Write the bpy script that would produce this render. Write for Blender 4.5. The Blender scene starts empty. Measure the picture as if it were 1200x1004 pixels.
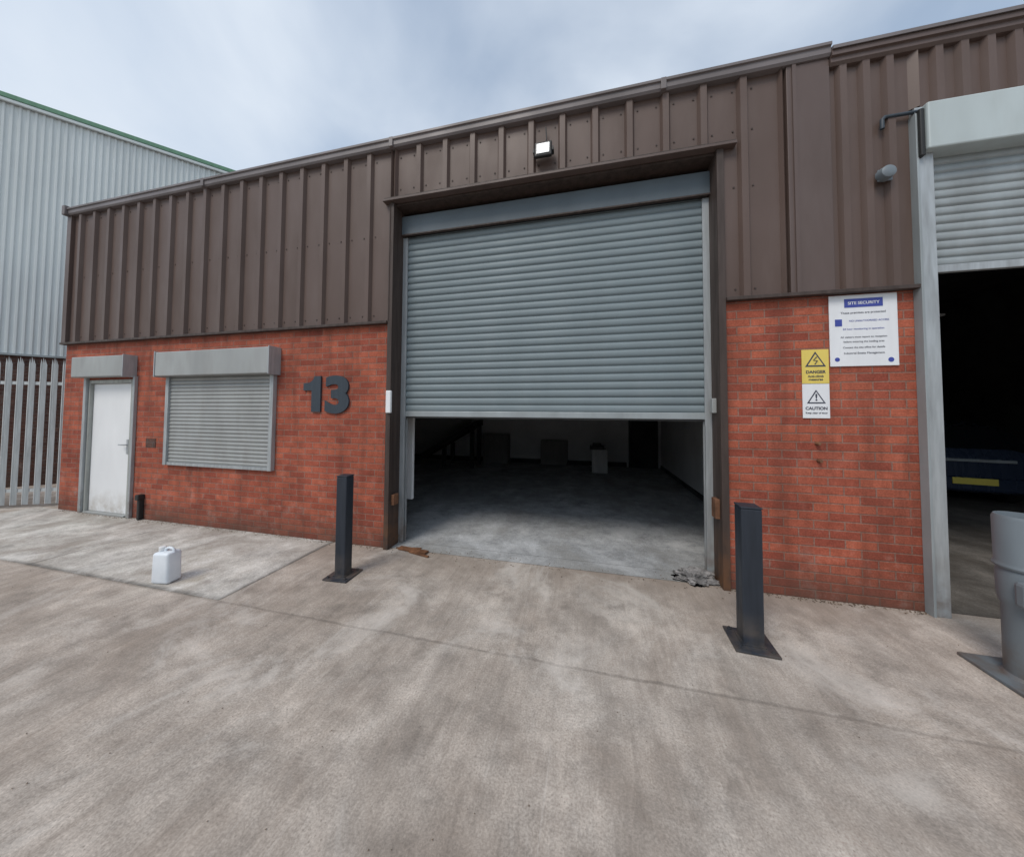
import bpy, bmesh, math, random
from mathutils import Vector, Matrix
from mathutils import noise as mn
random.seed(7)
S=bpy.context.scene
C=S.collection
# ------------------------------------------------------------------ helpers
def link(o): C.objects.link(o); return o
def empty(name,loc=(0,0,0)):
    e=bpy.data.objects.new(name,None); e.location=loc; e.empty_display_size=.2; return link(e)
def mesh_obj(name,verts,faces,mat,parent=None,smooth=False,loc=None,midx=None):
    me=bpy.data.meshes.new(name); me.from_pydata(verts,[],faces)
    for m in (mat if isinstance(mat,(list,tuple)) else [mat]): me.materials.append(m)
    if midx: 
        for p,i in zip(me.polygons,midx): p.material_index=i
    if smooth:
        for p in me.polygons: p.use_smooth=True
    me.update()
    o=bpy.data.objects.new(name,me); link(o)
    if loc: o.location=loc
    if parent: o.parent=parent
    return o
def box(name,a,b,mat,parent=None,bev=0.0,rot=None,seg=2):
    c=[(a[i]+b[i])/2 for i in range(3)]; h=[abs(b[i]-a[i])/2 for i in range(3)]
    bm=bmesh.new(); bmesh.ops.create_cube(bm,size=2)
    for v in bm.verts: v.co=Vector((v.co.x*h[0],v.co.y*h[1],v.co.z*h[2]))
    if bev>0: bmesh.ops.bevel(bm,geom=bm.edges[:],offset=min(bev,min(h)*.9),segments=seg,affect='EDGES',profile=.5)
    me=bpy.data.meshes.new(name); bm.to_mesh(me); bm.free(); me.materials.append(mat)
    o=bpy.data.objects.new(name,me); link(o); o.location=c
    if rot: o.rotation_euler=rot
    if parent: o.parent=parent
    return o
def boxes(name,lst,mat,parent=None,bev=0.0):
    bm=bmesh.new()
    for a,b in lst:
        r=bmesh.ops.create_cube(bm,size=1)
        for v in r['verts']:
            v.co=Vector([(a[i]+b[i])/2+v.co[i]*(b[i]-a[i]) for i in range(3)])
    if bev>0: bmesh.ops.bevel(bm,geom=bm.edges[:],offset=bev,segments=2,affect='EDGES',profile=.5)
    me=bpy.data.meshes.new(name); bm.to_mesh(me); bm.free(); me.materials.append(mat)
    o=bpy.data.objects.new(name,me); link(o)
    if parent: o.parent=parent
    return o
def lathe(name,prof,mat,loc,parent=None,n=40,axis='Z'):
    vs=[];fs=[]
    for r,z in prof:
        for i in range(n):
            a=2*math.pi*i/n; vs.append((r*math.cos(a),r*math.sin(a),z))
    for k in range(len(prof)-1):
        for i in range(n):
            j=(i+1)%n; fs.append((k*n+i,k*n+j,(k+1)*n+j,(k+1)*n+i))
    o=mesh_obj(name,vs,fs,mat,parent,smooth=False,loc=loc)
    for p in o.data.polygons: p.use_smooth=True
    o.data.set_sharp_from_angle(angle=math.radians(35))
    if axis=='Y': o.rotation_euler=(math.radians(90),0,0)
    if axis=='X': o.rotation_euler=(0,math.radians(90),0)
    return o
def tube(name,pts,r,mat,parent=None):
    cu=bpy.data.curves.new(name,'CURVE'); cu.dimensions='3D'; cu.bevel_depth=r; cu.bevel_resolution=3; cu.use_fill_caps=True
    sp=cu.splines.new('POLY'); sp.points.add(len(pts)-1)
    for p,q in zip(sp.points,pts): p.co=(*q,1)
    cu.materials.append(mat); o=bpy.data.objects.new(name,cu); link(o)
    if parent: o.parent=parent
    return o
def text(name,body,size,loc,mat,parent=None,ext=.001,off=0.0,align='LEFT',sx=1.0,rz=0):
    cu=bpy.data.curves.new(name,'FONT'); cu.body=body; cu.size=size; cu.extrude=ext; cu.offset=off; cu.align_x=align
    cu.materials.append(mat); o=bpy.data.objects.new(name,cu); link(o)
    o.location=loc; o.rotation_euler=(math.radians(90),0,rz); o.scale=(sx,1,1)
    if parent: o.parent=parent
    return o
# ------------------------------------------------------------------ materials
SK=bpy.types.NodeSocket
class NT:
    def __init__(s,name):
        s.m=bpy.data.materials.new(name); s.m.use_nodes=True; s.t=s.m.node_tree; s.n=s.t.nodes; s.l=s.t.links
        s.b=s.n['Principled BSDF']; s.geo=s.n.new('ShaderNodeNewGeometry')
    def L(s,a,b): s.l.new(a,b)
    def mapping(s,scale,src=None,loc=(0,0,0)):
        m=s.n.new('ShaderNodeMapping'); m.inputs['Scale'].default_value=scale; m.inputs['Location'].default_value=loc
        s.L(src or s.geo.outputs['Position'],m.inputs['Vector']); return m.outputs['Vector']
    def noise(s,scale,vec=None,detail=4,rough=.55,dist=0):
        n=s.n.new('ShaderNodeTexNoise'); n.inputs['Scale'].default_value=scale; n.inputs['Detail'].default_value=detail
        n.inputs['Roughness'].default_value=rough; n.inputs['Distortion'].default_value=dist
        s.L(vec or s.geo.outputs['Position'],n.inputs['Vector']); return n.outputs['Fac']
    def ramp(s,fac,stops):
        r=s.n.new('ShaderNodeValToRGB'); e=r.color_ramp.elements
        while len(e)<len(stops): e.new(.5)
        for el,(p,c) in zip(e,stops):
            el.position=p; el.color=(*c,1) if isinstance(c,(tuple,list)) else (c,c,c,1)
        s.L(fac,r.inputs['Fac']); return r.outputs['Color']
    def mix(s,fac,a,b,mode='MIX'):
        m=s.n.new('ShaderNodeMix'); m.data_type='RGBA'; m.blend_type=mode
        for ix,v in ((0,fac),(6,a),(7,b)):
            inp=m.inputs[ix]
            if isinstance(v,SK): s.L(v,inp)
            elif isinstance(v,(tuple,list)): inp.default_value=(*v,1)
            elif ix==0: inp.default_value=v
            else: inp.default_value=(v,v,v,1)
        return m.outputs[2]
    def math(s,op,a,b=0.0,c=0.0):
        m=s.n.new('ShaderNodeMath'); m.operation=op
        for i,v in enumerate((a,b,c)):
            if isinstance(v,SK): s.L(v,m.inputs[i])
            else: m.inputs[i].default_value=v
        return m.outputs[0]
    def sep(s):
        x=s.n.new('ShaderNodeSeparateXYZ'); s.L(s.geo.outputs['Position'],x.inputs[0]); return x.outputs
    def comb(s,x,y,z=0.0):
        c=s.n.new('ShaderNodeCombineXYZ')
        for i,v in enumerate((x,y,z)):
            if isinstance(v,SK): s.L(v,c.inputs[i])
            else: c.inputs[i].default_value=v
        return c.outputs[0]
    def bump(s,h,strength=.3,dist=.01):
        b=s.n.new('ShaderNodeBump'); b.inputs['Strength'].default_value=strength; b.inputs['Distance'].default_value=dist
        s.L(h,b.inputs['Height']); s.L(b.outputs['Normal'],s.b.inputs['Normal'])
    def fin(s,col=None,rough=.6,metal=0.0,spec=.5):
        if isinstance(col,SK): s.L(col,s.b.inputs['Base Color'])
        elif col is not None: s.b.inputs['Base Color'].default_value=(*col,1)
        if isinstance(rough,SK): s.L(rough,s.b.inputs['Roughness'])
        else: s.b.inputs['Roughness'].default_value=rough
        s.b.inputs['Metallic'].default_value=metal
        s.b.inputs['Specular IOR Level'].default_value=spec
        return s.m
def paint(name,col,rough=.5,metal=0.0,var=.18,scale=3.0,streak=True,grime=None,spec=.4,dents=0.0,dust=None,sf=(6,6,.7)):
    k=NT(name)
    v=k.mapping(sf) if streak else None
    n=k.noise(scale,v,3)
    lo=tuple(c*(1-var) for c in col); hi=tuple(min(1,c*(1+var)) for c in col)
    c=k.ramp(n,[(.3,lo),(.7,hi)])
    if dust:
        c=k.mix(k.math('MULTIPLY',k.ramp(k.noise(1.0,k.mapping((3.5,3.5,.8),loc=(3,5,1)),4,.65),[(.48,0.0),(.78,1.0)]),dust[0]),c,dust[1])
    if grime:
        z=k.sep()[2]
        g=k.math('MULTIPLY',k.ramp(z,[(0.0,1.0),(min(1,grime[0]),0.0)]),k.ramp(k.noise(7,None,3),[(.35,0.0),(.65,1.0)]))
        c=k.mix(g,c,grime[1])
    r=k.ramp(n,[(.3,min(1,rough+.12)),(.7,max(0,rough-.08))])
    if dents: k.bump(k.noise(2.2,None,1),dents,.02)
    return k.fin(c,r,metal,spec)
def brick(name,c1,c2,mort):
    k=NT(name); x,y,z=k.sep()
    u=k.math('ADD',x,y); v=k.comb(u,z)
    b=k.n.new('ShaderNodeTexBrick'); b.offset=.5; b.squash=1
    b.inputs['Scale'].default_value=1; b.inputs['Mortar Size'].default_value=.0065; b.inputs['Mortar Smooth'].default_value=.4
    b.inputs['Bias'].default_value=-.1; b.inputs['Brick Width'].default_value=.225; b.inputs['Row Height'].default_value=.075
    b.inputs['Color1'].default_value=(*c1,1); b.inputs['Color2'].default_value=(*c2,1); b.inputs['Mortar'].default_value=(*mort,1)
    k.L(v,b.inputs['Vector'])
    c=b.outputs['Color']
    blot=k.noise(1.6,None,5,.6); fine=k.noise(70,None,3,.7)
    c=k.mix(.6,c,k.ramp(blot,[(.25,.28),(.75,.70)]),'OVERLAY')
    c=k.mix(.55,c,k.ramp(fine,[(.3,.25),(.7,.75)]),'OVERLAY')
    mid=k.noise(9,None,4,.7)
    c=k.mix(.5,c,k.ramp(mid,[(.3,.3),(.7,.68)]),'OVERLAY')
    eff=k.math('MULTIPLY',k.ramp(k.noise(4.5,None,5,.75),[(.54,0.0),(.72,.5)]),k.ramp(z,[(0.1,1.0),(.9,.15)]))
    c=k.mix(eff,c,(.38,.32,.28))
    base=k.math('MULTIPLY',k.ramp(z,[(0.0,.9),(.36,0.0)]),k.ramp(blot,[(.3,.3),(.6,1.0)]))
    c=k.mix(base,c,(.085,.058,.045))
    run=k.ramp(k.noise(1.0,k.mapping((5,5,.6)),4,.6),[(.48,0.0),(.75,.6)])
    c=k.mix(run,c,(.11,.042,.03))
    h=k.math('ADD',k.math('MULTIPLY',b.outputs['Fac'],-1.0),k.math('MULTIPLY',fine,.3))
    k.bump(h,.7,.006)
    return k.fin(c,.9,0,.2)

CS=(1.3,1.3,.5)
M={}
M['brick']=brick('red_brick',(.385,.106,.062),(.245,.060,.040),(.26,.145,.112))
M['brick_dark']=brick('old_brick',(.11,.06,.048),(.075,.042,.036),(.12,.10,.09))
M['clad']=paint('brown_cladding',(.104,.070,.058),.5,0,.12,1.6,spec=.35,dents=.12,dust=(.22,(.18,.145,.13)),sf=CS)
M['clad_trim']=paint('brown_flashing',(.098,.068,.059),.5,0,.12,1.6,dents=.15,dust=(.2,(.17,.14,.13)),sf=CS)
M['dark_trim']=paint('dark_brown_trim',(.052,.036,.030),.6,0,.25,3,grime=(.6,(.14,.065,.03)))
M['fascia']=paint('weathered_gutter',(.15,.13,.13),.5,0,.2,1.5,dents=.15,sf=(1,1,1))
M['shutter']=paint('grey_blue_shutter',(.178,.218,.235),.5,0,.06,1.2,spec=.35,dust=(.15,(.27,.30,.31)),sf=CS)
M['housing']=paint('grey_housing',(.095,.118,.135),.5,0,.10,1.5,dents=.2,sf=CS)
M['galv']=paint('galvanised_steel',(.36,.38,.39),.45,.3,.18,4,grime=(.5,(.17,.12,.09)))
M['fencesteel']=paint('fence_steel',(.48,.50,.50),.5,.15,.15,4)
M['galv2']=paint('galvanised_lath',(.31,.34,.35),.5,.2,.14,3,dust=(.3,(.2,.2,.19)),sf=CS)
M['boxgrey']=paint('shutter_box_grey',(.32,.33,.325),.5,.15,.10,2,dents=.25,dust=(.35,(.19,.17,.15)),sf=CS)
M['boxlight']=paint('shutter_box_light',(.44,.49,.49),.5,.1,.08,2,dents=.2,dust=(.3,(.30,.29,.26)),sf=CS)
M['white']=paint('white_door_paint',(.74,.75,.76),.4,0,.05,2,grime=(.4,(.45,.42,.38)),sf=CS)
M['frame']=paint('door_frame_grey',(.34,.35,.33),.5,.2,.15,4)
M['black']=paint('bollard_paint',(.023,.029,.040),.48,0,.22,3,spec=.4,grime=(.25,(.10,.083,.07)))
M['charcoal']=paint('number_charcoal',(.034,.046,.060),.5,0,.12,4)
M['blackp']=paint('black_plastic',(.02,.02,.02),.5,0,.2,3)
M['postgrey']=paint('grey_post_paint',(.15,.175,.195),.5,.05,.2,2,grime=(.3,(.12,.09,.07)),dents=.4,sf=CS)
M['grey_clad']=paint('grey_cladding',(.60,.635,.635),.5,0,.05,1.5,sf=CS)
M['green']=paint('green_trim',(.12,.25,.16),.5,0,.1,3)
M['int_wall']=paint('painted_wall',(.60,.60,.60),.8,0,.12,1.2,streak=False)
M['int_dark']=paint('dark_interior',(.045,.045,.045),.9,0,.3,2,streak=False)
M['ceil']=paint('roof_lining',(.10,.10,.10),.9,0,.2,2,streak=False)
M['roof']=paint('roof_sheet',(.17,.17,.17),.8,0,.2,2,streak=False)
M['wood']=paint('weathered_board',(.17,.075,.035),.8,0,.5,9,streak=False)
M['rust']=paint('rusty_steel',(.16,.075,.04),.8,0,.5,9,streak=False)
M['litter']=paint('leaf_litter',(.14,.10,.07),.9,0,.6,9,streak=False)
M['cloth']=paint('crumpled_sheet',(.20,.19,.185),.85,0,.6,14,streak=False)
M['signw']=paint('sign_white',(.74,.75,.77),.35,0,.03,3)
M['signy']=paint('sign_yellow',(.72,.56,.13),.35,0,.05,3)
M['signb']=paint('sign_blue',(.05,.07,.32),.35,0,.05,3)
M['ink']=paint('sign_ink',(.05,.055,.08),.5,0,.05,3)
M['carp']=paint('car_paint',(.035,.05,.085),.25,.3,.04,2)
M['rubber']=paint('tyre_rubber',(.02,.02,.02),.8,0,.1,4)
M['plate']=paint('number_plate',(.75,.62,.12),.4,0,.02,4)
M['tail']=paint('tail_lamp',(.25,.01,.01),.2,0,.02,4)
M['card']=paint('cardboard_white',(.55,.55,.54),.8,0,.1,4)
M['goods']=paint('stored_goods',(.22,.21,.20),.8,0,.1,4)
k=NT('dark_glass'); M['glass']=k.fin((.01,.012,.015),.06,0,.6)
k=NT('lamp_glass'); M['lens']=k.fin(k.ramp(k.noise(60,None,2),[(.3,(.45,.48,.5)),(.7,(.66,.69,.71))]),.15,0,.6)
k=NT('jug_plastic')
M['jug']=k.fin(k.ramp(k.noise(9,None,3),[(.3,(.66,.71,.76)),(.7,(.76,.80,.84))]),.35,0,.5)
k=NT('tube_light'); k.b.inputs['Emission Color'].default_value=(1,.97,.9,1); k.b.inputs['Emission Strength'].default_value=3; M['emit']=k.fin((.9,.9,.9),.5)

# concrete -------------------------------------------------------------
def concrete(name,lo,hi,streaks=True,joints=(),tint=(.30,.22,.16),damp=.5,pale=(.6,.57,.53)):
    k=NT(name); x,y,z=k.sep()
    big=k.noise(.6,None,5,.62,.6)
    c=k.ramp(big,[(.34,lo),(.66,hi)])
    med=k.noise(3.4,None,6,.72)
    c=k.mix(1.0,c,k.ramp(med,[(.3,.30),(.7,.67)]),'OVERLAY')
    fine=k.noise(95,None,3,.7); c=k.mix(.6,c,k.ramp(fine,[(.3,.25),(.7,.75)]),'OVERLAY')
    vo=k.n.new('ShaderNodeTexVoronoi'); vo.inputs['Scale'].default_value=48; k.L(k.geo.outputs['Position'],vo.inputs['Vector'])
    spm=k.math('MULTIPLY',k.ramp(vo.outputs['Distance'],[(.10,.7),(.22,0.0)]),k.ramp(med,[(.45,.1),(.62,.8)]))
    c=k.mix(spm,c,tuple(v*.45 for v in lo))
    soil=k.noise(1.25,k.mapping((1,.8,1),loc=(4,2,0)),7,.72,.7)
    c=k.mix(k.math('MULTIPLY',k.ramp(soil,[(.45,0.0),(.64,1.0)]),damp),c,tint)
    c=k.mix(k.math('MULTIPLY',k.ramp(soil,[(.34,1.0),(.46,0.0)]),.6),c,pale)
    spots=k.noise(2.6,k.mapping((1,1,1),loc=(11,5,0)),5,.65)
    c=k.mix(k.ramp(spots,[(.60,0.0),(.70,.5)]),c,tuple(v*.48 for v in lo))
    hgt=k.math('ADD',k.math('MULTIPLY',fine,.5),k.math('MULTIPLY',med,1.0))
    if streaks:
        st=k.noise(1.0,k.mapping((22,2.2,1)),4,.7,.9)
        stm=k.ramp(soil,[(.38,.05),(.6,.26)])
        c=k.mix(stm,c,k.ramp(st,[(.32,.22),(.68,.78)]),'OVERLAY')
        st3=k.noise(1.0,k.mapping((42,.6,1),loc=(9,1,0)),2,.5,.3)
        c=k.mix(k.math('MULTIPLY',k.ramp(st3,[(.66,0.0),(.74,.30)]),k.ramp(med,[(.42,0.0),(.56,1.0)])),c,pale)
        hgt=k.math('ADD',hgt,k.math('MULTIPLY',st,.35))
        tr=k.noise(1.0,k.mapping((1.3,.28,1),loc=(1.4,0,0)),5,.65,1.0)
        c=k.mix(k.ramp(tr,[(.50,0.0),(.66,.32)]),c,tuple(v*.62 for v in lo))
    near=k.math('MULTIPLY',k.ramp(k.math('ABSOLUTE',y),[(.0,.55),(.45,0.0)]),k.ramp(soil,[(.35,.3),(.55,1.0)]))
    c=k.mix(near,c,tint)
    wob=k.math('MULTIPLY',k.math('SUBTRACT',med,.5),.06)
    for ax,pos,w,amt in joints:
        d=k.math('ABSOLUTE',k.math('ADD',k.math('SUBTRACT',(x,y)[ax],pos),wob))
        g=k.ramp(k.math('DIVIDE',d,w),[(.2,1.0),(1.0,0.0)])
        gm=k.math('MULTIPLY',g,k.ramp(soil,[(.35,amt*.2),(.6,amt)]))
        c=k.mix(gm,c,tuple(v*.3 for v in lo)); hgt=k.math('SUBTRACT',hgt,k.math('MULTIPLY',g,1.0))
    k.bump(hgt,.42,.006)
    return k.fin(c,.92,0,.15)
M['yard']=concrete('yard_concrete',(.345,.298,.258),(.50,.448,.400),True,[(1,-1.25,.018,.42),(0,3.4,.02,.5)],damp=.5,tint=(.265,.212,.172),pale=(.60,.555,.51))
M['apron']=concrete('apron_concrete',(.43,.41,.38),(.59,.565,.525),False,[(1,-1.245,.05,.9),(0,-3.035,.045,.9),(0,-5.6,.02,.7)],tint=(.26,.228,.195),damp=.75,pale=(.64,.62,.585))
M['intfloor']=concrete('floor_concrete',(.32,.33,.34),(.44,.45,.46),False,[],tint=(.24,.23,.21),damp=.5,pale=(.52,.52,.52))
M['darkfloor']=concrete('dark_floor_concrete',(.11,.10,.09),(.17,.155,.14),False,[],tint=(.06,.05,.04),damp=.6,pale=(.2,.18,.16))  # same floor concrete in a darker brown tone, for the neighbouring unit

# ------------------------------------------------------------------ ground
def grid(name,x0,x1,y0,y1,z,mat,parent=None):
    return mesh_obj(name,[(x0,y0,z),(x1,y0,z),(x1,y1,z),(x0,y1,z)],[(0,1,2,3)],mat,parent)
grid('ground',-150,150,-150,150,0,M['yard'])
grid('concrete_apron',-8.75,-3.03,-1.25,-0.001,.004,M['apron'])

# ------------------------------------------------------------------ profiled sheets
def cladding(name,x0,x1,z0,z1,phase,pitch,depth,wb,wt,mat,parent,y=-.012):
    pts=[(x0,0)]
    k0=math.floor((x0-phase)/pitch)-1
    while True:
        c=phase+k0*pitch
        if c-wb/2>x1: break
        for px,py in ((c-wb/2,0),(c-wt/2,depth),(c+wt/2,depth),(c+wb/2,0)):
            if x0<px<x1: pts.append((px,py))
        k0+=1
    pts.append((x1,0))
    vs=[];fs=[]
    for px,py in pts: vs+= [(px,y-py,z0),(px,y-py,z1)]
    for i in range(len(pts)-1): fs.append((2*i,2*i+2,2*i+3,2*i+1))
    return mesh_obj(name,vs,fs,mat,parent)
def slats(name,x0,x1,z0,z1,y,pitch,bulge,mat,parent):
    vs=[];fs=[];prof=[]
    n=max(1,round((z1-z0)/pitch)); p=(z1-z0)/n
    for i in range(n):
        b=z0+i*p; jit=random.uniform(-.0012,.0012)
        for t,d in ((0,0),(.06,.55),(.2,.85),(.42,1),(.64,.9),(.80,.55),(.88,.1),(.89,-.25)):
            prof.append((b+t*p,d*bulge+jit))
    prof.append((z1,0))
    for z,d in prof: vs+=[(x0,y-d,z),(x1,y-d,z)]
    for i in range(len(prof)-1): fs.append((2*i,2*i+1,2*i+3,2*i+2))
    o=mesh_obj(name,vs,fs,mat,parent,smooth=True)
    o.data.set_sharp_from_angle(angle=math.radians(50)); return o
def screws(name,x0,x1,phase,pitch,zs,parent,y=-.012):
    lst=[]; k0=math.ceil((x0-phase)/pitch)
    while phase+k0*pitch<x1:
        for z in zs:
            for dx in (.08,-.08):
                x=phase+k0*pitch+dx
                if x0+.02<x<x1-.02: lst.append(((x-.007,y-.006,z-.007),(x+.007,y-.0005,z+.007)))
        k0+=1
    boxes(name,lst,M['dark_trim'],parent)

# ------------------------------------------------------------------ industrial unit 13
B=empty('industrial_unit_building')
XL,XR=-8.25,2.09
OL,OR=-2.28,1.22
ZC=2.65
ZT=4.77
T=.22
boxes('brick_wall',[((XL,0,0),(-7.64,T,ZC)),((-7.64,0,2.06),(-6.60,T,ZC)),((-6.60,0,0),(OL,T,ZC)),
                    ((OR,0,0),(2.66,T,ZC)),((XL,T,0),(XL+T,9.0,ZC))],M['brick'],B)
boxes('upper_wall',[((XL,.004,ZC),(OL,T,ZT)),((OL,.004,4.12),(OR,T,ZT)),((OR,.004,ZC),(2.09,T,ZT)),((XL,T,ZC),(XL+T,9,ZT))],M['dark_trim'],B)
RD=.042
cladding('cladding_left',XL+.02,OL,ZC+.02,ZT,.08,.335,RD,.095,.055,M['clad'],B)
cladding('cladding_over_door',OL,OR,4.14,ZT,.08,.335,RD,.095,.055,M['clad'],B)
cladding('cladding_right',OR,1.76,ZC+.02,ZT,.08,.335,RD,.095,.055,M['clad'],B)
screws('cladding_fixings_left',XL+.1,OL,.08,.335,(ZC+.10,3.72,ZT-.12),B)
screws('cladding_fixings_mid',OL,1.75,.08,.335,(4.26,ZT-.12),B)
screws('cladding_fixings_right',OR+.06,1.75,.08,.335,(ZC+.10,3.72),B)
box('corner_flashing',(1.76,-.055,ZC+.02),(2.085,.003,ZT-.02),M['clad_trim'],B,.004)
box('corner_flashing_lip',(1.80,-.067,ZC+.02),(1.83,-.056,ZT-.02),M['clad_trim'],B)
box('left_corner_flashing',(XL-.02,-.057,ZC+.02),(XL+.08,.003,ZT),M['clad_trim'],B,.004)
sc=cladding('cladding_side',0,9.0,ZC+.02,ZT,.1,.335,RD,.095,.055,M['clad'],B)
sc.rotation_euler=(0,0,math.radians(-90)); sc.location=(XL,9.0,0)
boxes('drip_flashing',[((XL-.03,-.068,ZC-.012),(OL-.03,-.001,ZC+.02)),((OR+.03,-.068,ZC-.012),(2.66,-.001,ZC+.02))],M['dark_trim'],B,.003)
def prof_x(name,prof,x0,x1,mat,parent):
    n=len(prof); vs=[(x0,a,b) for a,b in prof]+[(x1,a,b) for a,b in prof]
    fs=[(i,(i+1)%n,n+(i+1)%n,n+i) for i in range(n)]+[tuple(range(n))[::-1],tuple(range(n,2*n))]
    return mesh_obj(name,vs,fs,mat,parent)
gp=[(.05,ZT-.02),(-.07,ZT-.02),(-.085,ZT),(-.085,ZT+.055),(-.10,ZT+.06),(-.10,ZT+.085),(-.08,ZT+.105),(.05,ZT+.115)]
prof_x('gutter',gp,XL+.03,2.085,M['fascia'],B)
boxes('gutter_joint_strap',[((x,-.102,ZT-.023),(x+.05,-.02,ZT+.09)) for x in (-5.3,-2.3,.7)],M['fascia'],B,.004)
box('gutter_stop_end',(XL-.03,-.12,ZT-.03),(XL+.05,.06,ZT+.125),M['fascia'],B,.012)
# door opening lining
boxes('opening_jamb',[((OL-.03,-.045,0),(OL+.03,.30,4.10)),((OR-.03,-.045,0),(OR+.03,.30,4.10))],M['dark_trim'],B,.003)
box('opening_canopy',(OL-.10,-.085,4.10),(OR+.13,-.0,4.125),M['clad_trim'],B,.003)
box('canopy_upstand',(OL-.10,-.058,4.125),(OR+.13,-.006,4.155),M['dark_trim'],B)
box('opening_soffit',(OL+.03,0.0,4.075),(OR-.03,.40,4.099),M['dark_trim'],B)
sh=empty('vehicle_roller_shutter'); sh.parent=B
SL,SR=OL+.03,OR-.03
box('housing_fascia',(SL,.13,3.79),(SR,.155,4.02),M['housing'],sh,.003)
box('housing_top',(SL,.155,3.97),(SR,.55,4.02),M['housing'],sh)
box('housing_lip',(SL,.118,3.775),(SR,.158,3.79),M['dark_trim'],sh)
slats('curtain',SL+.05,SR-.05,1.60,3.79,.205,.083,.015,M['shutter'],sh)
box('bottom_rail',(SL+.05,.185,1.535),(SR-.05,.225,1.602),M['galv2'],sh,.006)
box('bottom_seal',(SL+.05,.195,1.518),(SR-.05,.215,1.535),M['blackp'],sh)
boxes('guide_rail',[((SL,.165,0),(SL+.06,.19,3.77)),((SL,.22,0),(SL+.06,.245,3.77)),((SL,.19,0),(SL+.012,.22,3.77)),
                    ((SR-.06,.165,0),(SR,.19,3.77)),((SR-.06,.22,0),(SR,.245,3.77)),((SR-.012,.19,0),(SR,.22,3.77))],M['galv'],sh,.002)
box('control_box',(OL-.01,-.08,1.58),(OL+.055,-.046,1.84),M['white'],B,.008)
box('guide_bracket',(OR-.07,.0,.62),(OR-.031,.10,.80),M['rust'],B,.004)
box('guide_bracket_left',(OL+.031,.0,.50),(OL+.07,.10,.62),M['rust'],B,.004)
box('isolator_box',(OR-.07,.04,1.60),(OR-.031,.10,1.74),M['boxgrey'],B,.006)
# personnel door
pd=empty('personnel_door'); pd.parent=B
box('door_leaf',(-7.60,.03,.03),(-6.69,.08,2.0),M['white'],pd,.004)
boxes('door_frame',[((-7.638,-.01,0),(-7.605,.11,2.058)),((-6.685,-.01,0),(-6.602,.11,2.058)),((-7.605,-.01,2.003),(-6.685,.11,2.058))],M['frame'],pd,.004)
boxes('shutter_guide',[((-7.70,-.04,0),(-7.642,-.001,2.10)),((-6.598,-.04,0),(-6.555,-.001,2.10))],M['galv'],pd,.003)
box('threshold',(-7.60,-.03,0.006),(-6.69,.10,.028),M['boxgrey'],pd,.003)
box('shutter_box',(-7.76,-.15,2.09),(-6.60,-.001,2.40),M['boxgrey'],pd,.012)
box('shutter_box_end',(-6.603,-.158,2.08),(-6.588,-.001,2.41),M['galv'],pd,.003)
box('handle_plate',(-6.79,.018,.93),(-6.75,.03,1.15),M['galv'],pd,.003)
tube('handle_lever',[(-6.77,.02,1.07),(-6.77,-.02,1.07),(-6.88,-.02,1.07)],.009,M['galv'],pd)
# window with roller shutter
wd=empty('window_roller_shutter'); wd.parent=B
slats('window_curtain',-5.83,-4.02,.86,2.12,-.02,.0525,.011,M['boxgrey'],wd)
boxes('window_guides',[((-5.89,-.055,.82),(-5.83,-.001,2.07)),((-4.02,-.055,.82),(-3.96,-.001,2.07)),((-5.83,-.045,.82),(-4.02,-.001,.86))],M['galv'],wd,.003)
box('window_shutter_box',(-5.93,-.16,2.07),(-3.92,-.001,2.41),M['boxgrey'],wd,.012)
boxes('box_end',[((-3.923,-.168,2.06),(-3.908,-.001,2.42)),((-5.942,-.168,2.06),(-5.927,-.001,2.42))],M['galv'],wd,.003)
boxes('waste_pipe',[((-6.36,-.06,0.005),(-6.31,-.001,.34)),((-6.37,-.08,.29),(-6.30,-.001,.37))],M['blackp'],B,.01)
box('air_brick',(-6.33,-.006,1.05),(-6.13,-.001,1.18),M['brick_dark'],B)
for zz,xx in ((1.34,1.95),(1.19,1.96)):
    lathe('wall_stud',[(0,.04),(.012,.04),(.016,.02),(.016,0)],M['rust'],(xx,0,zz),B,16,'Y')
# ------------------------------------------------------------------ interior
I=empty('unit_interior'); I.parent=B
grid('interior_threshold',OL,OR,0.02,T,.004,M['intfloor'],I)
grid('interior_floor_slab',XL+T,2.04,T,6.6,.006,M['intfloor'],I)
boxes('party_wall',[((2.04,T,0),(2.44,9,ZT))],M['int_wall'],I)
boxes('back_wall',[((XL+T,6.6,0),(2.04,6.8,4.7))],M['int_wall'],I)
boxes('front_lining',[((XL+T,T,0),(OL-.3,T+.02,4.5)),((OR+.3,T,0),(2.04,T+.02,4.5))],M['int_wall'],I)
boxes('skirting',[((2.02,T+.05,.007),(2.039,6.56,.10)),((-8,6.57,.007),(1.1,6.599,.14))],M['int_dark'],I)
box('hinged_panel',(-2.80,.55,.42),(-2.30,.60,2.1),M['white'],I,.006)
box('hinged_panel_post',(-2.86,.54,.006),(-2.80,.61,2.2),M['galv'],I,.004)
box('interior_door',(1.22,6.54,.007),(1.95,6.598,2.05),M['int_dark'],I,.004)
box('interior_door_frame',(1.16,6.56,.007),(1.215,6.599,2.1),M['blackp'],I)
box('storage_cabinet',(.10,5.4,.007),(.50,5.85,.62),M['card'],I,.01)
boxes('stacked_boxes',[((.05,5.35,.622),(.42,5.7,.71)),((.12,5.4,.712),(.34,5.6,.78))],M['blackp'],I,.01)
boxes('wall_cupboard',[((-3.2,6.2,.007),(-2.4,6.56,.9)),((-1.4,6.35,.007),(-.6,6.56,.75))],M['goods'],I,.01)
rp=empty('loading_ramp'); rp.parent=I
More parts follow.
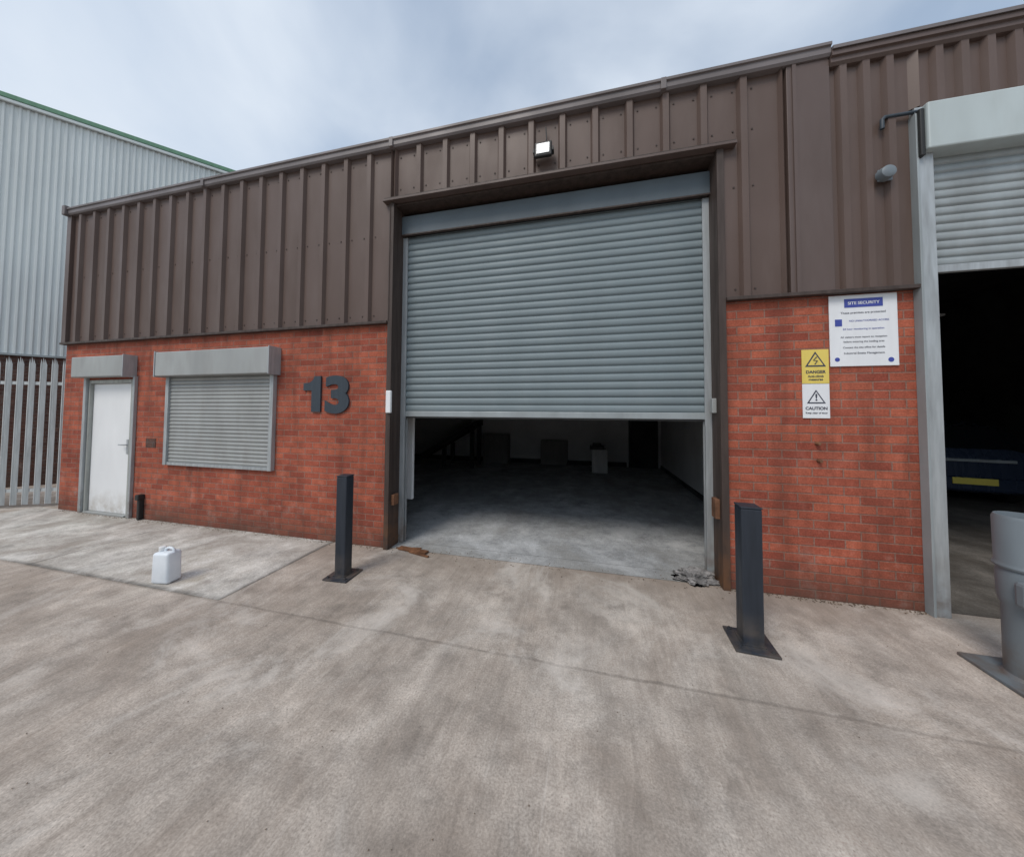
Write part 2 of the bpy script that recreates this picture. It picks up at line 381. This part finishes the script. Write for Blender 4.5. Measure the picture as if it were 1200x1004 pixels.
mesh_obj('deck',[(-5.0,5.2,.25),(-3.1,5.2,1.35),(-3.1,5.9,1.35),(-5.0,5.9,.25),(-5.0,5.2,.12),(-3.1,5.2,1.2),(-3.1,5.9,1.2),(-5.0,5.9,.12)],
   [(0,1,2,3),(7,6,5,4),(0,4,5,1),(1,5,6,2),(2,6,7,3),(3,7,4,0)],M['int_dark'],rp)
boxes('legs',[((-3.25,5.2,0.007),(-3.15,5.3,1.2)),((-3.25,5.8,.007),(-3.15,5.9,1.2)),((-4.1,5.2,.007),(-4.0,5.3,.65)),((-4.1,5.8,.007),(-4.0,5.9,.65))],M['int_dark'],rp)
boxes('roof',[((XL,T,ZT-.12),(2.4,15,ZT-.0))],M['roof'],B)
boxes('ceiling_lining',[((XL+T,T,4.55),(2.04,6.6,4.59))],M['ceil'],I)

# ------------------------------------------------------------------ neighbouring unit
N=empty('neighbouring_unit_building')
NX0,NX1=2.78,6.9
ZN=4.67
cladding('cladding_pier',2.09,2.66,ZC+.02,ZN,2.19,.165,.036,.095,.05,M['clad'],N,-.014)
cladding('cladding_over_opening',2.66,NX1+.1,4.18,ZN,2.19,.165,.036,.095,.05,M['clad'],N,-.014)
cladding('cladding_far',NX1+.1,9.5,ZC+.02,ZN,2.19,.165,.036,.095,.05,M['clad'],N,-.014)
boxes('upper_wall',[((2.09,.004,ZC),(2.66,T,ZN)),((2.66,.004,4.1),(NX1+.1,T,ZN)),((NX1+.1,.004,ZC),(9.5,T,ZN))],M['dark_trim'],N)
boxes('brick_wall',[((NX1+.1,0,0),(9.5,T,ZC)),((9.28,T,0),(9.5,12,ZN))],M['brick'],N)
gn=[(.05,ZN-.0),(-.05,ZN-.0),(-.07,ZN+.02),(-.07,ZN+.06),(-.09,ZN+.065),(-.09,ZN+.11),(-.05,ZN+.13),(.05,ZN+.13)]
prof_x('verge_flashing',gn,2.088,9.5,M['clad_trim'],N)
prof_x('verge_lip',[(-.07,ZN+.12),(-.105,ZN+.11),(-.105,ZN+.14),(-.07,ZN+.15)],2.09,9.5,M['fascia'],N)
boxes('shutter_frame',[((2.664,-.06,0),(2.775,-.002,4.16)),((2.69,-.002,0),(2.775,.12,4.16)),((NX1,-.06,0),(NX1+.1,.12,4.16))],M['galv'],N,.004)
boxes('shutter_rail_lip',[((2.655,-.075,0),(2.672,-.001,4.1))],M['galv2'],N,.002)
box('shutter_box',(2.70,-.12,3.76),(NX1+.05,.10,4.15),M['boxlight'],N,.012)
box('shutter_box_end',(2.665,-.10,3.72),(2.698,.05,4.12),M['blackp'],N,.008)
slats('curtain',2.78,NX1,2.84,3.78,.035,.075,.014,M['galv2'],N)
box('bottom_rail',(2.78,.015,2.78),(NX1,.055,2.842),M['galv'],N,.005)
boxes('roof',[((2.4,T,ZN-.12),(9.5,15,ZN))],M['roof'],N)
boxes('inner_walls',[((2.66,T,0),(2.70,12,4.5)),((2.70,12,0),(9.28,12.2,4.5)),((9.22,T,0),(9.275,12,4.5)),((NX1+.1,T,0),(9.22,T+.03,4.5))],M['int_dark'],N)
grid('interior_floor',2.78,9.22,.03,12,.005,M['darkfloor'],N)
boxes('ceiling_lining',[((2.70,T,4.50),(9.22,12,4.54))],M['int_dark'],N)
boxes('storage_rack',[((7.2,8.8,.006),(7.28,9.6,3)),((9.1,8.8,.006),(9.18,9.6,3)),((7.2,8.8,1.0),(9.18,9.6,1.06)),((7.2,8.8,2.0),(9.18,9.6,2.06)),((7.2,8.8,2.9),(9.18,9.6,2.96))],M['housing'],N)
boxes('stored_goods',[((7.4,8.9,1.06),(8.0,9.5,1.5)),((8.2,8.9,1.06),(9.0,9.5,1.7)),((7.5,8.9,2.06),(8.6,9.5,2.5))],M['card'],N,.01)
lt=empty('ceiling_light'); lt.parent=N
box('tube',(6.84,5.1,3.60),(7.00,5.16,3.64),M['emit'],lt,.008)
box('batten',(6.7,5.08,3.645),(7.2,5.18,3.69),M['white'],lt,.004)
tube('conduit_pipe',[(2.70,-.05,4.13),(2.47,-.05,4.13),(2.45,-.05,4.11),(2.45,-.05,4.03)],.015,M['charcoal'],N)
bl=empty('wall_lamp')
lathe('lamp_body',[(0,.07),(.035,.07),(.05,.06),(.055,.03),(.055,.0)],M['postgrey'],(2.44,-.055,3.62),bl,28,'Y')
box('lamp_bracket',(2.40,-.064,3.57),(2.50,-.052,3.67),M['postgrey'],bl,.004)

# ------------------------------------------------------------------ floodlight
fl=empty('floodlight')
fx,fz=-.45,4.35
box('lamp_housing',(fx-.09,-.125,fz-.085),(fx+.09,-.085,fz+.085),M['blackp'],fl,.010,rot=(math.radians(-8),0,0))
box('lamp_lens',(fx-.068,-.133,fz-.06),(fx+.068,-.127,fz+.06),M['lens'],fl,.002,rot=(math.radians(-8),0,0))
boxes('bracket',[((fx-.108,-.115,fz-.02),(fx-.095,-.055,fz+.02)),((fx+.095,-.115,fz-.02),(fx+.108,-.055,fz+.02)),((fx-.108,-.068,fz-.03),(fx+.108,-.055,fz+.03))],M['blackp'],fl)
tube('cable',[(fx,-.06,fz+.05),(fx+.03,-.062,fz+.15),(fx+.02,-.06,fz+.28)],.006,M['blackp'],fl)

# ------------------------------------------------------------------ number 13
num=empty('building_number_sign',(.03,0,0))
out=[(-3.285,1.585),(-3.285,2.035),(-3.375,2.035),(-3.405,1.985),(-3.45,1.955),(-3.545,1.945),(-3.545,1.855),(-3.42,1.855),(-3.42,1.585)]
n=len(out); vs=[(a,-.024,b) for a,b in out]+[(a,-.002,b) for a,b in out]
mesh_obj('digit_one',vs,[tuple(range(n))[::-1],tuple(range(n,2*n))]+[(i,(i+1)%n,n+(i+1)%n,n+i) for i in range(n)],M['charcoal'],num)
text('digit_three','3',.60,(-3.235,-.013,1.597),M['charcoal'],num,.011,.026,sx=1.30)

# ------------------------------------------------------------------ signs
ns=empty('notice_sign')
box('panel',(2.06,-.012,2.01),(2.54,-.003,2.63),M['signw'],ns,.003)
box('header',(2.17,-.0145,2.52),(2.44,-.0125,2.595),M['signb'],ns)
text('header_text','SITE SECURITY',.034,(2.305,-.0155,2.545),M['signw'],ns,.0005,0.0005,'CENTER')
box('blue_block',(2.10,-.0145,2.36),(2.15,-.0125,2.42),M['signb'],ns)
rows=[(2.465,'These premises are protected',.026),(2.395,'NO UNAUTHORISED ACCESS',.021),(2.325,'24 hour monitoring in operation',.022),
      (2.255,'All visitors must report to reception',.022),(2.215,'before entering the loading area',.022),(2.165,'Contact the site office for details',.022),(2.115,'Industrial Estate Management',.024)]
for i,(z,t,sz) in enumerate(rows):
    text('text_line_%d'%i,t,sz,(2.30 if i!=1 else 2.34,-.0135,z),M['signb'] if i in(1,2) else M['ink'],ns,.0003,0,'CENTER')
lathe('round_logo',[(0,.0012),(.02,.0012),(.02,0)],M['signb'],(2.485,-.0125,2.06),ns,20,'Y')
lathe('round_logo_left',[(0,.0012),(.018,.0012),(.018,0)],M['signb'],(2.11,-.0125,2.07),ns,20,'Y')
def tri(name,cx,cz,s,y,mat,par):
    h=s*.866
    return mesh_obj(name,[(cx-s/2,y,cz-h/2),(cx+s/2,y,cz-h/2),(cx,y,cz+h/2)],[(0,1,2)],mat,par)
ws=empty('warning_sign')
box('yellow_panel',(1.85,-.010,1.865),(2.05,-.002,2.165),M['signy'],ws,.002)
box('white_panel',(1.85,-.009,1.56),(2.05,-.002,1.862),M['signw'],ws,.002)
tri('triangle_outer',1.95,2.08,.155,-.0112,M['ink'],ws); tri('triangle_inner',1.95,2.076,.115,-.0122,M['signy'],ws)
tube('bolt_symbol',[(1.96,-.013,2.10),(1.935,-.013,2.07),(1.965,-.013,2.065),(1.945,-.013,2.035)],.004,M['ink'],ws)
text('warning_text_1','DANGER',.036,(1.95,-.0115,1.955),M['ink'],ws,.0004,.001,'CENTER')
text('warning_text_2','Anti-climb\nmeasures',.028,(1.95,-.0115,1.92),M['ink'],ws,.0004,.0005,'CENTER')
tri('triangle2_outer',1.95,1.75,.14,-.0102,M['ink'],ws); tri('triangle2_inner',1.95,1.746,.105,-.0112,M['signw'],ws)
text('exclamation','!',.085,(1.95,-.0122,1.715),M['ink'],ws,.0004,.002,'CENTER')
text('warning_text_3','CAUTION',.036,(1.95,-.0105,1.635),M['ink'],ws,.0004,.001,'CENTER')
text('warning_text_4','Keep clear of door',.021,(1.95,-.0105,1.60),M['ink'],ws,.0004,.0003,'CENTER')

# ------------------------------------------------------------------ bollards
def bollard(x,y,rz,h,pw,pl):
    e=empty('bollard',(x,y,0)); e.rotation_euler=(0,0,rz)
    box('base_plate',(-pl,-pl,.002),(pl,pl,.016),M['black'],e,.003)
    box('post',(-pw,-pw,.016),(pw,pw,h),M['black'],e,.010,seg=3)
    box('cap',(-pw-.003,-pw-.003,h),(pw+.003,pw+.003,h+.012),M['black'],e,.005)
    a=pw+.009
    boxes('weld_fillet',[((-a,-a,.016),(a,-pw,.026)),((-a,pw,.016),(a,a,.026)),((-a,-pw,.016),(-pw,pw,.026)),((pw,-pw,.016),(a,pw,.026))],M['black'],e)
    q=pl-.033
    for sx in (-q,q):
        for sy in (-q,q):
            lathe('anchor_bolt',[(0,.018),(.008,.018),(.008,.012),(.014,.012),(.014,0)],M['black'],(sx,sy,.016),e,6)
    return e
bollard(-2.32,-.65,.05,.96,.055,.125); bollard(1.10,-.74,-.05,.94,.063,.13)
gpst=empty('steel_guard_post',(2.585,-.72,0))
box('base_plate',(-.19,-.19,.002),(.19,.19,.022),M['postgrey'],gpst,.004)
lathe('post_tube',[(0,.022),(.115,.022),(.10,.04),(.10,.44),(.108,.455),(.114,.50),(.116,.63),(.110,.66),(.122,.668),(.126,.68),(.122,.692),(.118,.70),(.120,.965),(.112,.985),(.104,.985),(.102,.90),(.0,.90)],M['postgrey'],(0,0,0),gpst,48)
box('bracket_plate',(-.135,-.13,.47),(-.02,-.06,.62),M['postgrey'],gpst,.02)

# ------------------------------------------------------------------ jug
jg=empty('plastic_jerry_can',(-3.83,-1.14,0.004)); jg.rotation_euler=(0,0,.15)
bm=bmesh.new(); bmesh.ops.create_cube(bm,size=1)
for v in bm.verts: v.co=Vector((v.co.x*.175,v.co.y*.13,(v.co.z+.5)*.28))
bmesh.ops.bevel(bm,geom=bm.edges[:],offset=.025,segments=4,affect='EDGES',profile=.5)
for v in bm.verts:
    if v.co.z>.25: v.co.x*=.92
me=bpy.data.meshes.new('body'); bm.to_mesh(me); bm.free(); me.materials.append(M['jug'])
for p in me.polygons: p.use_smooth=True
o=bpy.data.objects.new('body',me); link(o); o.parent=jg
lathe('neck',[(.022,.27),(.022,.30),(.0,.30)],M['jug'],(-.052,0,0),jg,20)
lathe('cap',[(.026,.287),(.026,.313),(.022,.317),(0,.317)],M['white'],(-.052,0,0),jg,20)
tube('handle',[(-.02,0,.275),(-.01,0,.303),(.015,0,.311),(.045,0,.307),(.065,0,.295),(.07,0,.27)],.011,M['jug'],jg)

# ------------------------------------------------------------------ debris
wb=empty('wooden_board',(-1.95,.0,.0)); wb.rotation_euler=(0,0,-.12)
box('board',(-.19,-.035,.006),(.19,.035,.026),M['wood'],wb,.003)
box('splinter',(-.24,.03,.006),(.06,.05,.014),M['wood'],wb,.002,rot=(0,0,.3))
box('batten',(-.02,-.07,.006),(.26,-.045,.020),M['wood'],wb,.002,rot=(0,0,-.12))
bm=bmesh.new(); bmesh.ops.create_icosphere(bm,subdivisions=5,radius=1)
for v in bm.verts:
    p=v.co.copy(); n1=mn.noise(p*2.2+Vector((3,1,2))); n2=abs(mn.noise(p*5+Vector((7,2,1))))
    r=1+.45*n1-.45*n2
    v.co=Vector((p.x*.19*r,p.y*.13*r,max(0,p.z)*.085*r+.004))
me=bpy.data.meshes.new('crumpled_sheet'); bm.to_mesh(me); bm.free(); me.materials.append(M['cloth'])
o=bpy.data.objects.new('crumpled_sheet',me); link(o); o.location=(1.0,.10,.004)
vs=[];fs=[]
for i in range(1500):
    s=random.random()
    if s<.35: x=random.uniform(OL-5.8,OL); y=-abs(random.gauss(0,.04))-.01
    elif s<.5: x=random.uniform(OR,2.66); y=-abs(random.gauss(0,.03))-.01
    elif s<.62: x=random.uniform(OL,OR); y=random.gauss(.0,.09)
    else: x=random.uniform(-6,4.5); y=random.uniform(-2.9,-.1)
    z=.0045; r=random.uniform(.002,.007)*(1.4 if s<.62 else .7); a=random.uniform(0,6.28); hh=r*random.uniform(.3,.8)
    b=len(vs)
    for q in range(3): vs.append((x+r*math.cos(a+q*2.1),y+r*math.sin(a+q*2.1),z))
    vs.append((x,y,z+hh)); fs+=[(b,b+1,b+3),(b+1,b+2,b+3),(b+2,b,b+3)]
mesh_obj('grit_and_leaf_litter',vs,fs,M['litter'])

# ------------------------------------------------------------------ palisade fence
F=empty('palisade_fence')
p0=Vector((-8.36,.22,0)); d=Vector((-.90,-.44,0)).normalized(); nn=Vector((-d.y,d.x,0)); 
if nn.y>0: nn=-nn
def fp(s,t,z): q=p0+d*s+nn*t; return (q.x,q.y,z)
vs=[];fs=[];H=2.44
for i in range(24):
    s=.04+i*.145
    w=.043
    prof=[(-w,.0),(-w*.55,.012),(-w*.3,.0),(0,.010),(w*.3,.0),(w*.55,.012),(w,.0)]
    tops=[H-.11,H-.01,H-.09,H+.02,H-.09,H-.01,H-.11]
    b=len(vs)
    for (a,t),tz in zip(prof,tops): vs+=[fp(s+a,t+.03,.05),fp(s+a,t+.03,tz)]
    for j in range(6): fs.append((b+2*j,b+2*j+2,b+2*j+3,b+2*j+1))
mesh_obj('pales',vs,fs,M['fencesteel'],F)
def fbox(name,s0,s1,t0,t1,z0,z1,mat):
    v=[fp(s,t,z) for z in (z0,z1) for s,t in ((s0,t0),(s1,t0),(s1,t1),(s0,t1))]
    return mesh_obj(name,v,[(0,1,2,3),(4,5,6,7),(0,1,5,4),(1,2,6,5),(2,3,7,6),(3,0,4,7)],mat,F)
fbox('rail_top',0,3.6,-.02,.025,2.0,2.05,M['fencesteel']); fbox('rail_bottom',0,3.6,-.02,.025,.25,.30,M['fencesteel'])
fbox('post',-.02,.05,-.10,-.025,0,2.4,M['fencesteel']); fbox('post_far',3.2,3.27,-.10,-.025,0,2.4,M['fencesteel'])
# ------------------------------------------------------------------ grey warehouse
W=empty('grey_warehouse_building')
dw=Vector((.652,.758,0)).normalized()
Lw=3.84; HW=7.98; ZB=2.72
a0=Vector((-11.6,.55,0))-dw*.31
we=empty('shell',a0); we.rotation_euler=(0,0,math.atan2(dw.y,dw.x)); we.parent=W
boxes('brick_base',[((0,0,0),(Lw,.25,ZB)),((Lw-.25,.25,0),(Lw,14,ZB)),((0,.25,0),(.25,14,ZB))],M['brick_dark'],we)
cladding('front_cladding',0,Lw,ZB,HW,.05,.10,.020,.055,.03,M['grey_clad'],we,-.01)
boxes('backing',[((0,.0,ZB),(Lw,.25,HW)),((Lw-.25,.25,ZB),(Lw,14,HW)),((0,.25,ZB),(.25,14,HW)),((0.25,.25,HW-.1),(Lw-.25,14,HW))],M['grey_clad'],we)
box('sill_flashing',(-.02,-.06,ZB-.02),(Lw+.02,-.001,ZB+.02),M['galv2'],we)
box('eaves_trim',(-.03,-.11,HW+.0),(Lw+.06,.2,HW+.10),M['green'],we,.01)
box('eaves_gutter',(0.0,-.10,HW-.07),(Lw+.04,-.045,HW-.003),M['grey_clad'],we,.01)
box('corner_trim',(-.06,-.05,ZB),(.05,.10,HW-.03),M['green'],we,.005)
box('corner_trim_far',(Lw-.05,-.04,ZB),(Lw+.03,.2,HW-.03),M['grey_clad'],we,.005)

# ------------------------------------------------------------------ parked car inside neighbouring unit
car=empty('parked_car',(6.45,3.9,.005)); car.rotation_euler=(0,0,math.radians(-12))
secs=[(0.0,.74,.35,.82,.86,.60),(.06,.82,.25,.92,1.0,.62),(.35,.86,.22,.95,1.38,.60),(.8,.87,.22,.95,1.46,.60),(1.8,.87,.22,.93,1.47,.60),(2.4,.87,.22,.92,1.36,.58),(3.0,.86,.22,.90,.98,.58),(3.7,.82,.22,.80,.84,.56),(3.95,.72,.30,.66,.70,.50)]
vs=[];fs=[]
for (y,w,zb,zm,zr,wr) in secs:
    half=[(w*.92,zb),(w,zb+.12),(w,(zb+zm)/2),(w*.97,zm),(wr+.02,zr-.05),(wr*.8,zr)]
    vs+=[(a,y,b) for a,b in ([(a,b) for a,b in half]+[(-a,b) for a,b in half[::-1]])]
n=12; mi=[]
for i in range(len(secs)-1):
    for j in range(n): 
        q=(j+1)%n; fs.append((i*n+j,i*n+q,(i+1)*n+q,(i+1)*n+j))
        mi.append(1 if (j in (3,7) and 1<=i<=6) or (j in (4,5,6) and i in (1,5)) else 0)
fs.append(tuple(range(n))); fs.append(tuple(range((len(secs)-1)*n,len(secs)*n))[::-1]); mi+=[0,0]
mesh_obj('body',vs,fs,[M['carp'],M['glass']],car,smooth=False,midx=mi)
for x in (-.8,.8):
    for y in (.75,3.2):
        lathe('wheel',[(0,-.1),(.2,-.1),(.3,-.09),(.31,-.06),(.31,.06),(.3,.09),(.2,.1),(0,.1)],M['rubber'],(x,y,.31),car,28,'X')
        lathe('hub',[(0,-.105),(.19,-.105),(.19,.105),(0,.105)],M['galv'],(x,y,.31),car,20,'X')
box('rear_bumper',(-.82,-.06,.28),(.82,.10,.52),M['carp'],car,.04)
box('rear_plate',(-.26,-.075,.40),(.26,-.063,.51),M['plate'],car,.003)
boxes('tail_lights',[((-.80,-.03,.62),(-.60,.06,.86)),((.60,-.03,.62),(.80,.06,.86))],M['tail'],car,.02)
box('tailgate_strip',(-.5,-.03,.78),(.5,.03,.83),M['galv2'],car,.01)

# ------------------------------------------------------------------ far surroundings (behind camera)
Bk=empty('opposite_warehouse_building')
boxes('walls',[((-30,-32,0),(30,-24,6))],M['grey_clad'],Bk)
boxes('brick_plinth',[((-30.1,-23.99,0),(30.1,-23.9,2.2))],M['brick_dark'],Bk)
boxes('doors',[((x,-23.98,0),(x+4,-23.88,4)) for x in (-20,-8,4,16)],M['housing'],Bk)

# ------------------------------------------------------------------ world + sun
SUN_EL=math.radians(52); SUN_AZ=math.radians(205)
w=bpy.data.worlds.new('World'); S.world=w; w.use_nodes=True
nt=w.node_tree; bg=nt.nodes['Background']; bg.inputs['Strength'].default_value=.13
sky=nt.nodes.new('ShaderNodeTexSky'); sky.sky_type='NISHITA'; sky.sun_disc=False; sky.sun_elevation=SUN_EL; sky.sun_rotation=SUN_AZ; sky.air_density=1.0; sky.dust_density=.8
tc=nt.nodes.new('ShaderNodeTexCoord'); sx=nt.nodes.new('ShaderNodeSeparateXYZ'); nt.links.new(tc.outputs['Generated'],sx.inputs[0])
ad=nt.nodes.new('ShaderNodeMath'); ad.operation='ADD'; ad.inputs[1].default_value=.22; nt.links.new(sx.outputs[2],ad.inputs[0])
mx=nt.nodes.new('ShaderNodeMath'); mx.operation='MAXIMUM'; mx.inputs[1].default_value=.08; nt.links.new(ad.outputs[0],mx.inputs[0])
dx=nt.nodes.new('ShaderNodeMath'); dx.operation='DIVIDE'; dy=nt.nodes.new('ShaderNodeMath'); dy.operation='DIVIDE'
nt.links.new(sx.outputs[0],dx.inputs[0]); nt.links.new(mx.outputs[0],dx.inputs[1]); nt.links.new(sx.outputs[1],dy.inputs[0]); nt.links.new(mx.outputs[0],dy.inputs[1])
cb=nt.nodes.new('ShaderNodeCombineXYZ'); nt.links.new(dx.outputs[0],cb.inputs[0]); nt.links.new(dy.outputs[0],cb.inputs[1])
nz=nt.nodes.new('ShaderNodeTexNoise'); nz.inputs['Scale'].default_value=1.5; nz.inputs['Detail'].default_value=7; nz.inputs['Roughness'].default_value=.46; nz.inputs['Distortion'].default_value=.35
nt.links.new(cb.outputs[0],nz.inputs['Vector'])
rp_=nt.nodes.new('ShaderNodeValToRGB'); rp_.color_ramp.elements[0].position=.38; rp_.color_ramp.elements[0].color=(.30,.30,.30,1); rp_.color_ramp.elements[1].position=.62; rp_.color_ramp.elements[1].color=(.95,.95,.95,1)
nt.links.new(nz.outputs['Fac'],rp_.inputs['Fac'])
gain=nt.nodes.new('ShaderNodeVectorMath'); gain.operation='MULTIPLY'; gain.inputs[1].default_value=(1.7,1.65,1.45); nt.links.new(sky.outputs['Color'],gain.inputs[0])
mxr=nt.nodes.new('ShaderNodeMix'); mxr.data_type='RGBA'; nt.links.new(rp_.outputs['Color'],mxr.inputs[0]); nt.links.new(gain.outputs[0],mxr.inputs[6]); mxr.inputs[7].default_value=(5.7,6.3,7.1,1)
nt.links.new(mxr.outputs[2],bg.inputs['Color'])
sd=bpy.data.lights.new('sun','SUN'); sd.energy=1.8; sd.angle=math.radians(22); sd.color=(1,.94,.86)
so=bpy.data.objects.new('sun',sd); link(so)
dirv=Vector((math.sin(SUN_AZ)*math.cos(SUN_EL),math.cos(SUN_AZ)*math.cos(SUN_EL),math.sin(SUN_EL)))
so.rotation_euler=dirv.to_track_quat('Z','Y').to_euler(); so.location=(-5,-10,15)

# ------------------------------------------------------------------ camera
th,pi_,ro=.2333,.0342,.006
fw=Vector((-math.sin(th)*math.cos(pi_),math.cos(th)*math.cos(pi_),math.sin(pi_)))
r0=Vector((math.cos(th),math.sin(th),0)); u0=r0.cross(fw)
r=r0*math.cos(ro)+u0*math.sin(ro); u=-r0*math.sin(ro)+u0*math.cos(ro)
cd=bpy.data.cameras.new('camera'); cam=bpy.data.objects.new('camera',cd); link(cam)
cam.matrix_world=Matrix(((r.x,u.x,-fw.x,0),(r.y,u.y,-fw.y,-3.35),(r.z,u.z,-fw.z,1.6),(0,0,0,1)))
cd.sensor_fit='HORIZONTAL'; cd.sensor_width=36; cd.lens=374.17/1200*36; cd.shift_y=-32.2/1200; cd.clip_start=.05; cd.clip_end=600
S.camera=cam
S.view_settings.view_transform='Standard'; S.view_settings.look='None'; S.view_settings.exposure=0
